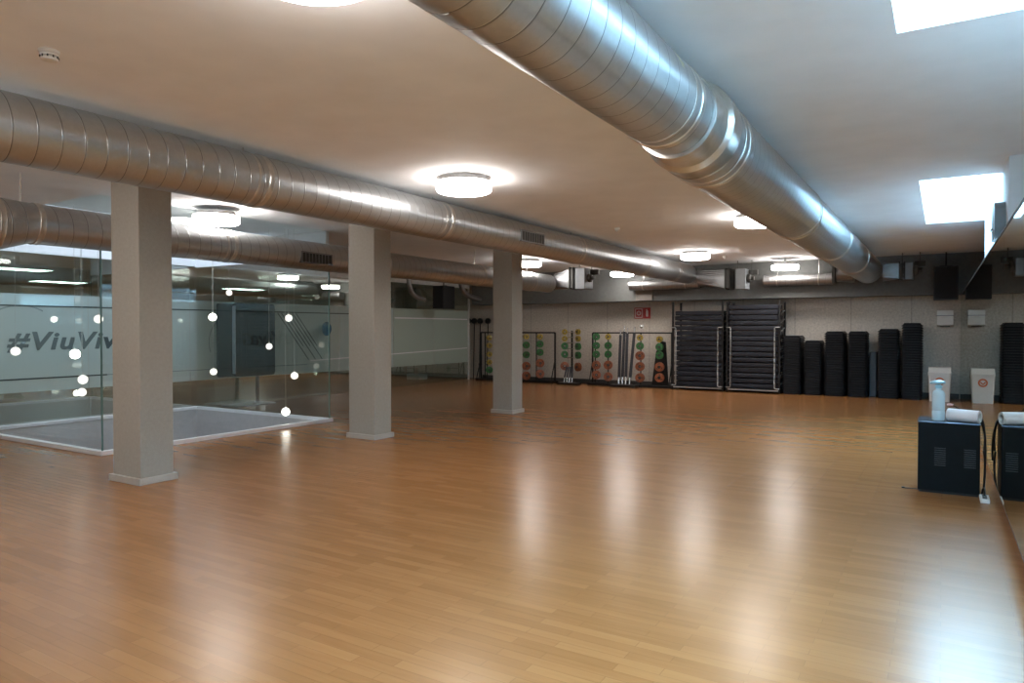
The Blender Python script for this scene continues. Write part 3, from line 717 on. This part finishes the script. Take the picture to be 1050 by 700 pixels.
for x0, x1, yt, lab_ in STK:
    a, bb = on_y(x0, yt, YF), on_y(x1, yt, YF); cx = (a.x+bb.x)/2; wd = (bb.x-a.x)/.46
    total = a.z; n = int(round((total-.05)/.055))
    pitch = (total-.05)/n
    for i in range(n):
        last = i == n-1
        l = f'{"topmost" if last else ORD[i]} black step{"" if last or i == 0 else " from the floor"} in the {lab_}'
        if last:
            if protot is None: o = protot = obj('step_platform', top_step_mesh(), 'step')
            else: o = protot.copy(); COL.objects.link(o)
        else:
            if proto is None: o = proto = obj('step_platform', step_mesh(), 'step')
            else: o = proto.copy(); COL.objects.link(o)
        o.location = (cx+random.uniform(-.003, .003), YF+.34+random.uniform(-.005, .005), i*pitch)
        o.scale = (wd, 1, pitch/.055)
        tag(o, l, 'step platform', 'stacked black step platforms')
a, bb = on_y(891.5, 362, 17.6), on_y(898.5, 400, 17.6)
g = bm_new(); box(g, -(bb.x-a.x)/2, (bb.x-a.x)/2, -.15, .15, 0, 1.0, .02); o = one('foam_block', g, 'bluegrey', 'slim blue-grey upright block in the gap between the step stacks', 'block'); o.location = ((a.x+bb.x)/2, 17.75, 0.0)

# ------------------------------------------------------------------ mat cages
def cage(px0, px1, ytop, label, n, zt, glab):
    a, bb = on_y(px0, ytop, 17.15), on_y(px1, ytop, 17.15); x0, x1 = a.x, bb.x; w = x1-x0; zt_f = a.z
    t = thing('mat_cage', label, 'storage cage', (x0, 17.15, 0), 'rolling mat cages')
    for x in (0.02, w-.02):
        for y in (0, .62):
            g = bm_new(); box(g, x-.022, x+.022, y-.022, y+.022, .03, zt_f, .004); obj('upright', g, 'frame', t)
        g = bm_new()
        for k_ in range(10):
            z = .18+k_*(zt_f-.3)/9; tube(g, [(x, .02, z), (x, .60, z+.12)], .009, 6)
        obj('side_lattice', g, 'tube', t)
    g = bm_new(); box(g, 0, w, -.02, .02, .05, .10); box(g, 0, w, .60, .64, .05, .10); box(g, 0, .04, 0, .62, .05, .10); box(g, w-.04, w, 0, .62, .05, .10); box(g, .04, w-.04, .02, .60, .06, .09); obj('base_frame', g, 'frame', t)
    g = bm_new(); box(g, .04, w-.04, -.045, -.022, .06, .085); obj('front_rail', g, 'tube', t)
    for x, s in ((.02, 1), (w-.02, -1)):
        g = bm_new(); zl, zh = .12, 1.55; xx = x+s*.095
        tube(g, [(x, -.02, zl), (x, -.07, zl), (xx-s*.02, -.075, zl), (xx, -.075, zl+.02), (xx, -.075, zh-.02), (xx-s*.02, -.075, zh), (x, -.07, zh), (x, -.02, zh)], .013, 8)
        obj('handle', g, 'tube', t, True)
        for y in (.03, .59):
            g = bm_new(); lathe(g, [(.03, -.015), (.03, .015)], (x, y, .031), 'x', 16); obj('castor', g, 'black', t)
    p = (zt-.11)/n
    for i in range(n):
        dz = random.uniform(.78, .93)*p
        g = bm_new(); hx = w/2-.045-random.uniform(0, .01); box(g, -hx, hx, -.27, .27, 0, dz, min(.022, dz*.3))
        # sagging front edge and fold seam
        for v in g.verts: v.co.z += -.012*math.cos(v.co.x/hx*1.3) * (1 if v.co.y < 0 else 0) + .012
        l = f'{"topmost" if i == n-1 else ORD[i]} dark mat{"" if i in (0, n-1) else " from the bottom"} in the {glab}'
        o = one('exercise_mat', g, 'mat_', l, 'exercise mat', 'dark exercise mats stored flat in the cages')
        o.location = (x0+w/2+random.uniform(-.008, .008), 17.15+.30+random.uniform(-.02, .02), .10+i*p); o.rotation_euler = (0, random.uniform(-.006, .006), random.uniform(-.01, .01))
cage(689.5, 742, 309.5, 'left wheeled cage of dark mats with silver handles', 15, 1.98, 'left mat cage')
cage(745, 800.5, 309.5, 'right wheeled cage of dark mats beside the step stacks', 16, 2.10, 'right mat cage')

# ------------------------------------------------------------------ weight racks and plates
YAWS = {502: .95, 540: .95, 554: .85, 579: .5, 592: -.45, 611.5: .5, 623.5: .3, 656: .15, 676: 0}
def rack(xa, xb, label, legs_at):
    a, bb = on_y(xa, 341, 17.2), on_y(xb, 341, 17.2); w = bb.x-a.x
    t = thing('weight_rack', label, 'weight rack', (a.x, 17.35, 0), 'racks for weight plates')
    g = bm_new(); tube(g, [(0, .12, 1.41), (w, .12, 1.41)], .02); obj('top_bar', g, 'frame', t)
    for x in (0, w):
        g = bm_new(); box(g, x-.02, x+.02, .10, .14, .05, 1.41); obj('upright', g, 'frame', t)
        g = bm_new(); tube(g, [(x, -.12, .05), (x, .10, .62)], .015); obj('brace', g, 'frame', t)
    g = bm_new(); box(g, -.05, w+.05, -.12, -.06, 0, .07, .01); box(g, -.05, w+.05, .18, .24, 0, .07, .01)
    for x in (0, w/2, w): box(g, x-.03, x+.03, -.06, .18, 0.02, .06)
    obj('base_rail', g, 'frame', t)
    for px_ in legs_at:
        c = on_y(px_, 380, 17.3).x-a.x-.18*math.tan(YAWS.get(px_, 0))
        g = bm_new(); box(g, c-.015, c+.015, .085, .10, .06, 1.40); obj('plate_post', g, 'frame', t)
    return t
RK1 = rack(488, 564.5, 'black weight rack with colored plates, partly behind the farthest column', [502, 540, 554])
RK2 = rack(603.5, 685.5, 'black weight rack with colored plates left of the mat cages', [611.5, 623.5, 656])
PR = {'yellow': .078, 'green': .098, 'orange': .118}
protos = {}
def plate_proto(c):
    r = PR[c]; w = .030
    t = obj('weight_plate', (lambda g: (lathe(g, [(.022, -w/2), (r*.45, -w/2), (r*.5, -w/2+.006), (r*.78, -w/2+.006), (r*.83, -w/2), (r, -w/2+.004), (r, w/2-.004), (r*.83, w/2), (.022, w/2)], (0,0,0), 'y', 24, True), g)[1])(bm_new()), c, None, True)
    g = bm_new(); lathe(g, [(.018, -w/2-.004), (r*.34, -w/2-.004), (r*.34, w/2+.004), (.018, w/2+.004)], (0,0,0), 'y', 18, True); obj('hub', g, 'hubdark', t, True)
    for k_ in range(3):
        g = bm_new(); a = 2*PI*k_/3+.5
        q = [(r*.60*math.cos(a-.38), r*.60*math.sin(a-.38)), (r*.72*math.cos(a-.38), r*.72*math.sin(a-.38)), (r*.75*math.cos(a), r*.75*math.sin(a)), (r*.72*math.cos(a+.38), r*.72*math.sin(a+.38)), (r*.60*math.cos(a+.38), r*.60*math.sin(a+.38)), (r*.58*math.cos(a), r*.58*math.sin(a))]
        prism(g, q, -w/2+.002, -w/2+.0065, 'y'); obj('grip_slot', g, 'hubdark', t)
    return t
def put_plate(c, x, y, z, lean, label):
    if c not in protos: o = protos[c] = plate_proto(c)
    else: o = copy_tree(protos[c])
    o.location = (x, y, z); o.rotation_euler = (random.uniform(-.03, .03), random.uniform(-3, 3), lean)
    tag(o, label, 'weight plate', f'{c} weight plates')
PCOL = [  # px x, list of (colour, px y), lean, column name
    (502, [('yellow', 346), ('yellow', 354), ('yellow', 363), ('yellow', 371), ('green', 379)], .9, 'leftmost column'),
    (540, [('yellow', 345), ('green', 353.5), ('green', 363.5), ('orange', 375), ('orange', 387.5)], .9, 'column beside the square pillar'),
    (554, [('yellow', 345), ('green', 352.5), ('green', 361), ('orange', 372), ('orange', 383)], .75, 'column left of the rack upright'),
    (579, [('yellow', 340), ('yellow', 347), ('green', 354.5), ('green', 363), ('orange', 375)], .6, 'left half of the plate tree'),
    (592, [('yellow', 340), ('yellow', 347), ('green', 355), ('green', 364), ('orange', 376)], .3, 'right half of the plate tree'),
    (611.5, [('green', 345), ('green', 354), ('green', 363), ('orange', 374), ('orange', 384)], .6, 'all-green-topped column'),
    (623.5, [('yellow', 345), ('green', 354), ('green', 363), ('orange', 374), ('orange', 386)], .35, 'column left of the leaning bars'),
    (656, [('yellow', 346), ('green', 354.5), ('orange', 364.5), ('orange', 375.5), ('orange', 387)], .2, 'column right of the leaning bars'),
    (676, [('yellow', 347.5), ('green', 355.5), ('green', 364), ('orange', 376), ('orange', 387)], .1, 'black stand by the cages')]
for px_, rows, lean, cn in PCOL:
    cnt = {}
    tot = {}
    for c, _ in rows: tot[c] = tot.get(c, 0)+1
    for c, py_ in rows:
        cnt[c] = cnt.get(c, 0)+1
        pos = '' if tot[c] == 1 else ('upper ' if cnt[c] == 1 else 'lower ') if tot[c] == 2 else ['top ', 'second ', 'third ', 'fourth '][cnt[c]-1]
        ph = YAWS[px_]; n_ = 2
        for j in range(n_):
            s_ = ['front', 'rear'][j]
            p = on_y(px_, py_, 17.26); q = .052*j
            z = max(p.z, PR[c]+.075)
            put_plate(c, p.x-math.sin(ph)*q, 17.26+math.cos(ph)*q, z-.004, ph, f'{s_} {pos}{c} plate on the {cn}')
for px_, rows, lean, cn in PCOL:
    if px_ in (579, 592): continue
    rk = RK1 if px_ < 570 else RK2
    for c, py_ in rows:
        p = on_y(px_, py_, 17.26); z = max(p.z, PR[c]+.075)
        g = bm_new(); ph = YAWS[px_]; x_ = p.x-rk.location.x; tube(g, [(x_+.05*math.sin(ph), -.09-.05*math.cos(ph), z+.003), (x_-.18*math.tan(ph), .09, z+.003)], .009, 8); obj('plate_peg', g, 'frame', rk)
c = on_y(676.5, 380, 17.4)
g = bm_new(); prism(g, [(x+c.x-RK2.location.x, z) for x, z in [(-.22, 0), (.24, 0), (.16, 1.18), (.03, 1.20), (-.10, .92)]], .045, .060, 'y'); obj('plate_stand', g, 'frame', RK2)  # black plate stand behind the plates, built as part of the rack
# plate tree stand between the racks
c = on_y(585.5, 380, 17.36)
t = thing('plate_tree', 'black plate tree with round base between the two racks', 'weight rack', (c.x, 17.42, 0))
g = bm_new(); box(g, -.02, .02, -.02, .02, .05, 1.46); obj('post', g, 'frame', t)
for z in (1.42, 1.28, 1.13, .97, .72):
    g = bm_new(); tube(g, [(-.18, -.02, z), (.18, -.02, z)], .011); obj('peg', g, 'chrome', t)
g = bm_new(); box(g, -.28, .28, -.03, .03, 0, .05, .008); box(g, -.03, .03, -.2, .2, 0, .05, .008); obj('base', g, 'frame', t)
# bars leaning in front of the rack
BARS = [(636.5, 338, 634.5, 390, 'leftmost of the foam-covered bars leaning on the rack'), (640.5, 334, 638, 392, 'second foam-covered bar, standing almost upright on the rack'),
        (643.5, 336, 641.5, 391, 'third foam-covered bar leaning on the rack'), (651, 335, 645.5, 388, 'tilted foam-covered bar, rightmost of the bunch')]
for i, (x0, y0, x1, y1, l) in enumerate(BARS):
    a, bb = on_y(x0, y0, 17.32), on_y(x1, y1, 17.10); bb.z = .07+.015
    t = thing('barbell_bar', l, 'barbell bar', tuple(bb), 'foam-covered bars on the rack'); v = a-bb
    g = bm_new(); tube(g, [v*.12, v*.90], .037, 12); obj('foam_sleeve', g, 'foam', t, True)
    g = bm_new(); tube(g, [v*0, v*.12], .028, 12); obj('lower_end', g, 'chrome', t, True)
    g = bm_new(); tube(g, [v*.90, v*1.0], .018, 12); obj('upper_end', g, 'chrome', t, True)
g = bm_new(); box(g, -.35, .35, -.12, .14, 0, .07, .012); c = on_y(640, 390, 17.1); o = one('bar_tray', g, 'frame', 'low black tray under the leaning bars', 'tray'); o.location = (c.x, 17.07, 0)
# dumb bars at the foot of the plate tree
c = on_y(583, 392, 17.1)
g = bm_new(); box(g, -.30, .30, -.10, .14, 0, .06, .012); o = one('bar_tray', g, 'frame', 'low black tray under the short bars of the plate tree', 'tray'); o.location = (c.x, 17.06, 0)
for i in range(4):
    p = on_y(578.5+i*2.6, 392, 17.08)
    t = thing('short_bar', ['leftmost', 'second', 'third', 'rightmost'][i]+' short bar with bright end standing below the plate tree', 'barbell bar', (p.x, 17.08, .062), 'short bars below the plate tree')
    g = bm_new(); tube(g, [(0, 0, 0), (0, .02, .13)], .018, 10); obj('bright_end', g, 'chrome', t, True)
    g = bm_new(); tube(g, [(0, .02, .13), ((i-1.5)*-.02, .10, .42)], .024, 10); obj('dark_grip', g, 'foam', t, True)
# poles with round heads
for i, (x0, l) in enumerate([(480.6, 'leftmost black pole with round head by the glass wall post'), (486.5, 'second black pole with round head from the glass wall'),
                             (492.5, 'third black pole with round head, with a double disc'), (500.5, 'black pole with round head nearest the farthest column')]):
    a, bb = on_y(x0, 329, 17.85), on_y(x0-1, 386, 17.8); bb.z = 0
    t = thing('round_head_pole', l, 'exercise pole', (bb.x, bb.y, 0), 'poles with round heads against the wall'); v = Vector((a.x-bb.x, a.y-bb.y, a.z))
    g = bm_new(); tube(g, [v*0, v], .016, 8); obj('pole', g, 'frame', t, True)
    g = bm_new(); lathe(g, [(.02, -.05), (.085, -.045), (.09, 0), (.085, .03), (.02, .035)], tuple(v), 'y', 24); obj('round_head', g, 'black', t, True)
    if i != 1:
        g = bm_new(); lathe(g, [(.03, -.02), (.035, 0), (.03, .02)], tuple(v*.25), 'y', 16); obj('lower_grip', g, 'black', t, True)

# ------------------------------------------------------------------ amplifier cabinet by the mirror
CX0, CX1, CY0, CY1, CZ = -.195, .288, 7.52, 7.95, .655
t = thing('amp_cabinet', 'dark equipment cabinet standing on the floor against the mirror', 'cabinet', ((CX0+CX1)/2, (CY0+CY1)/2, 0)); hx, hy = (CX1-CX0)/2, (CY1-CY0)/2
g = bm_new(); box(g, -hx, hx, -hy, hy, .02, CZ-.012, .006); body = obj('body', g, 'cabinet', t)
g = bm_new(); box(g, -hx-.004, hx+.004, -hy-.006, hy+.004, CZ-.012, CZ, .004); obj('top_sheet', g, 'cabtop', t)
g = bm_new(); box(g, -hx+.01, hx-.01, -hy+.01, hy-.01, 0, .02); obj('plinth', g, 'frame', t)
for xa in (-.065, .165):
    g = bm_new()
    for i in range(9): z = .255+i*.0195; box(g, xa-.045, xa+.045, -hy-.003, -hy+.001, z, z+.008)
    obj('louvre_vent', g, 'slat', t)
# bottle
t = thing('spray_bottle', 'pale blue sanitiser bottle standing on the dark cabinet', 'bottle', (-.035, 7.68, CZ))
g = bm_new(); lathe(g, [(.048, 0), (.053, .006), (.053, .085), (.049, .09), (.053, .095), (.053, .245), (.044, .27), (.024, .285), (.024, .30)], seg=28); obj('bottle_body', g, 'bottle', t, True)
g = bm_new(); lathe(g, [(.03, .30), (.03, .322), (.020, .326), (.022, .335), (.058, .345), (.054, .362), (.03, .372)], seg=24); tube(g, [(0, 0, .353), (-.07, -.01, .346)], .010, 8); obj('pump_head', g, 'cap', t, True)
# paper roll on its side
t = thing('paper_roll', 'white paper roll lying on the dark cabinet beside the bottle', 'paper roll', (.165, 7.66, CZ+.056), None, -.42)
g = bm_new(); lathe(g, [(.040, -.13), (.056, -.13), (.056, .13), (.040, .13)], (0, 0, 0), 'x', 32, True); obj('paper', g, 'paper', t, True)
g = bm_new(); lathe(g, [(.036, -.131), (.040, -.131), (.040, .131), (.036, .131)], (0, 0, 0), 'x', 24, True); obj('core_tube', g, 'dispenser', t, True)
# cables
def cable(pts, r, label, m='black', name='cable'):
    g = bm_new(); tube(g, pts, r, 8); return one(name, g, m, label, 'cable', None, True)
cable(bez((.255, 7.72, CZ+.01), (.30, 7.70, CZ+.12), (.345, 7.72, .60), (.325, 7.70, .40), 18), .010, 'thick black cable looping from the cabinet top down its mirror side')
cable(bez((.20, 7.80, CZ+.012), (.29, 7.78, CZ+.10), (.35, 7.80, .62), (.335, 7.78, .30), 18), .009, 'black cable hanging close to the mirror behind the thick one')
cable(bez((.32, 7.68, .40), (.35, 7.66, .20), (.30, 7.6, .06), (.33, 7.45, .02), 16) , .009, 'black cable dropping to the power strip on the floor')
cable(bez((-.17, 7.53, .012), (-.22, 7.50, .035), (-.24, 7.62, .004), (-.31, 7.60, .004), 14), .004, 'thin dark cable on the floor left of the cabinet')
g = bm_new(); c = (-.315, 7.60, .008); lathe(g, [(.005, -.012), (.008, -.01), (.008, .012), (.004, .016)], (0, 0, 0), 'x', 10); o = one('cable_plug', g, 'black', 'tiny dark plug at the end of the thin floor cable', 'plug', None, True); o.location = c
t = thing('power_strip', 'grey power strip on the floor between the cabinet and the mirror', 'power strip', (.318, 7.40, 0))
g = bm_new(); box(g, -.035, .035, -.11, .11, 0, .035, .006); obj('housing', g, 'dispenser', t)
for y in (-.07, -.01, .05):
    g = bm_new(); lathe(g, [(.018, .034), (.018, .042), (.012, .042)], (0, y, 0), 'z', 16); obj('socket', g, 'dark_grille', t)
cable(bez((.305, 7.58, .02), (.31, 7.54, .10), (.33, 7.50, .12), (.318, 7.42, .045), 12), .008, 'short black cable plugged into the power strip')
t = thing('microphone', 'headset microphone with pale pink tip behind the paper roll', 'microphone', (.06, 7.82, CZ))
g = bm_new(); lathe(g, [(.004, -.028), (.012, -.02), (.014, 0), (.010, .018), (.003, .024)], (0, 0, .135), 'x', 12); obj('foam_tip', g, 'pinkish', t, True)
g = bm_new(); tube(g, bez((.02, 0, .13), (.08, 0, .10), (.12, -.02, .08), (.16, -.02, .006), 12), .004, 6); obj('boom', g, 'black', t, True)

# ------------------------------------------------------------------ world, view
w = bpy.data.worlds.new('world'); sc.world = w; w.use_nodes = True
w.node_tree.nodes['Background'].inputs[0].default_value = (.5, .65, .9, 1); w.node_tree.nodes['Background'].inputs[1].default_value = .02
vs = sc.view_settings; vs.view_transform = 'Standard'; vs.look = 'None'; vs.gamma = 1; vs.exposure = .74
vs.use_curve_mapping = False
sc.cycles.use_denoising = True
sc.cycles.max_bounces = 10; sc.cycles.diffuse_bounces = 4; sc.cycles.glossy_bounces = 6; sc.cycles.transparent_max_bounces = 16
sc.cycles.caustics_reflective = True
sc.cycles.sample_clamp_indirect = 6
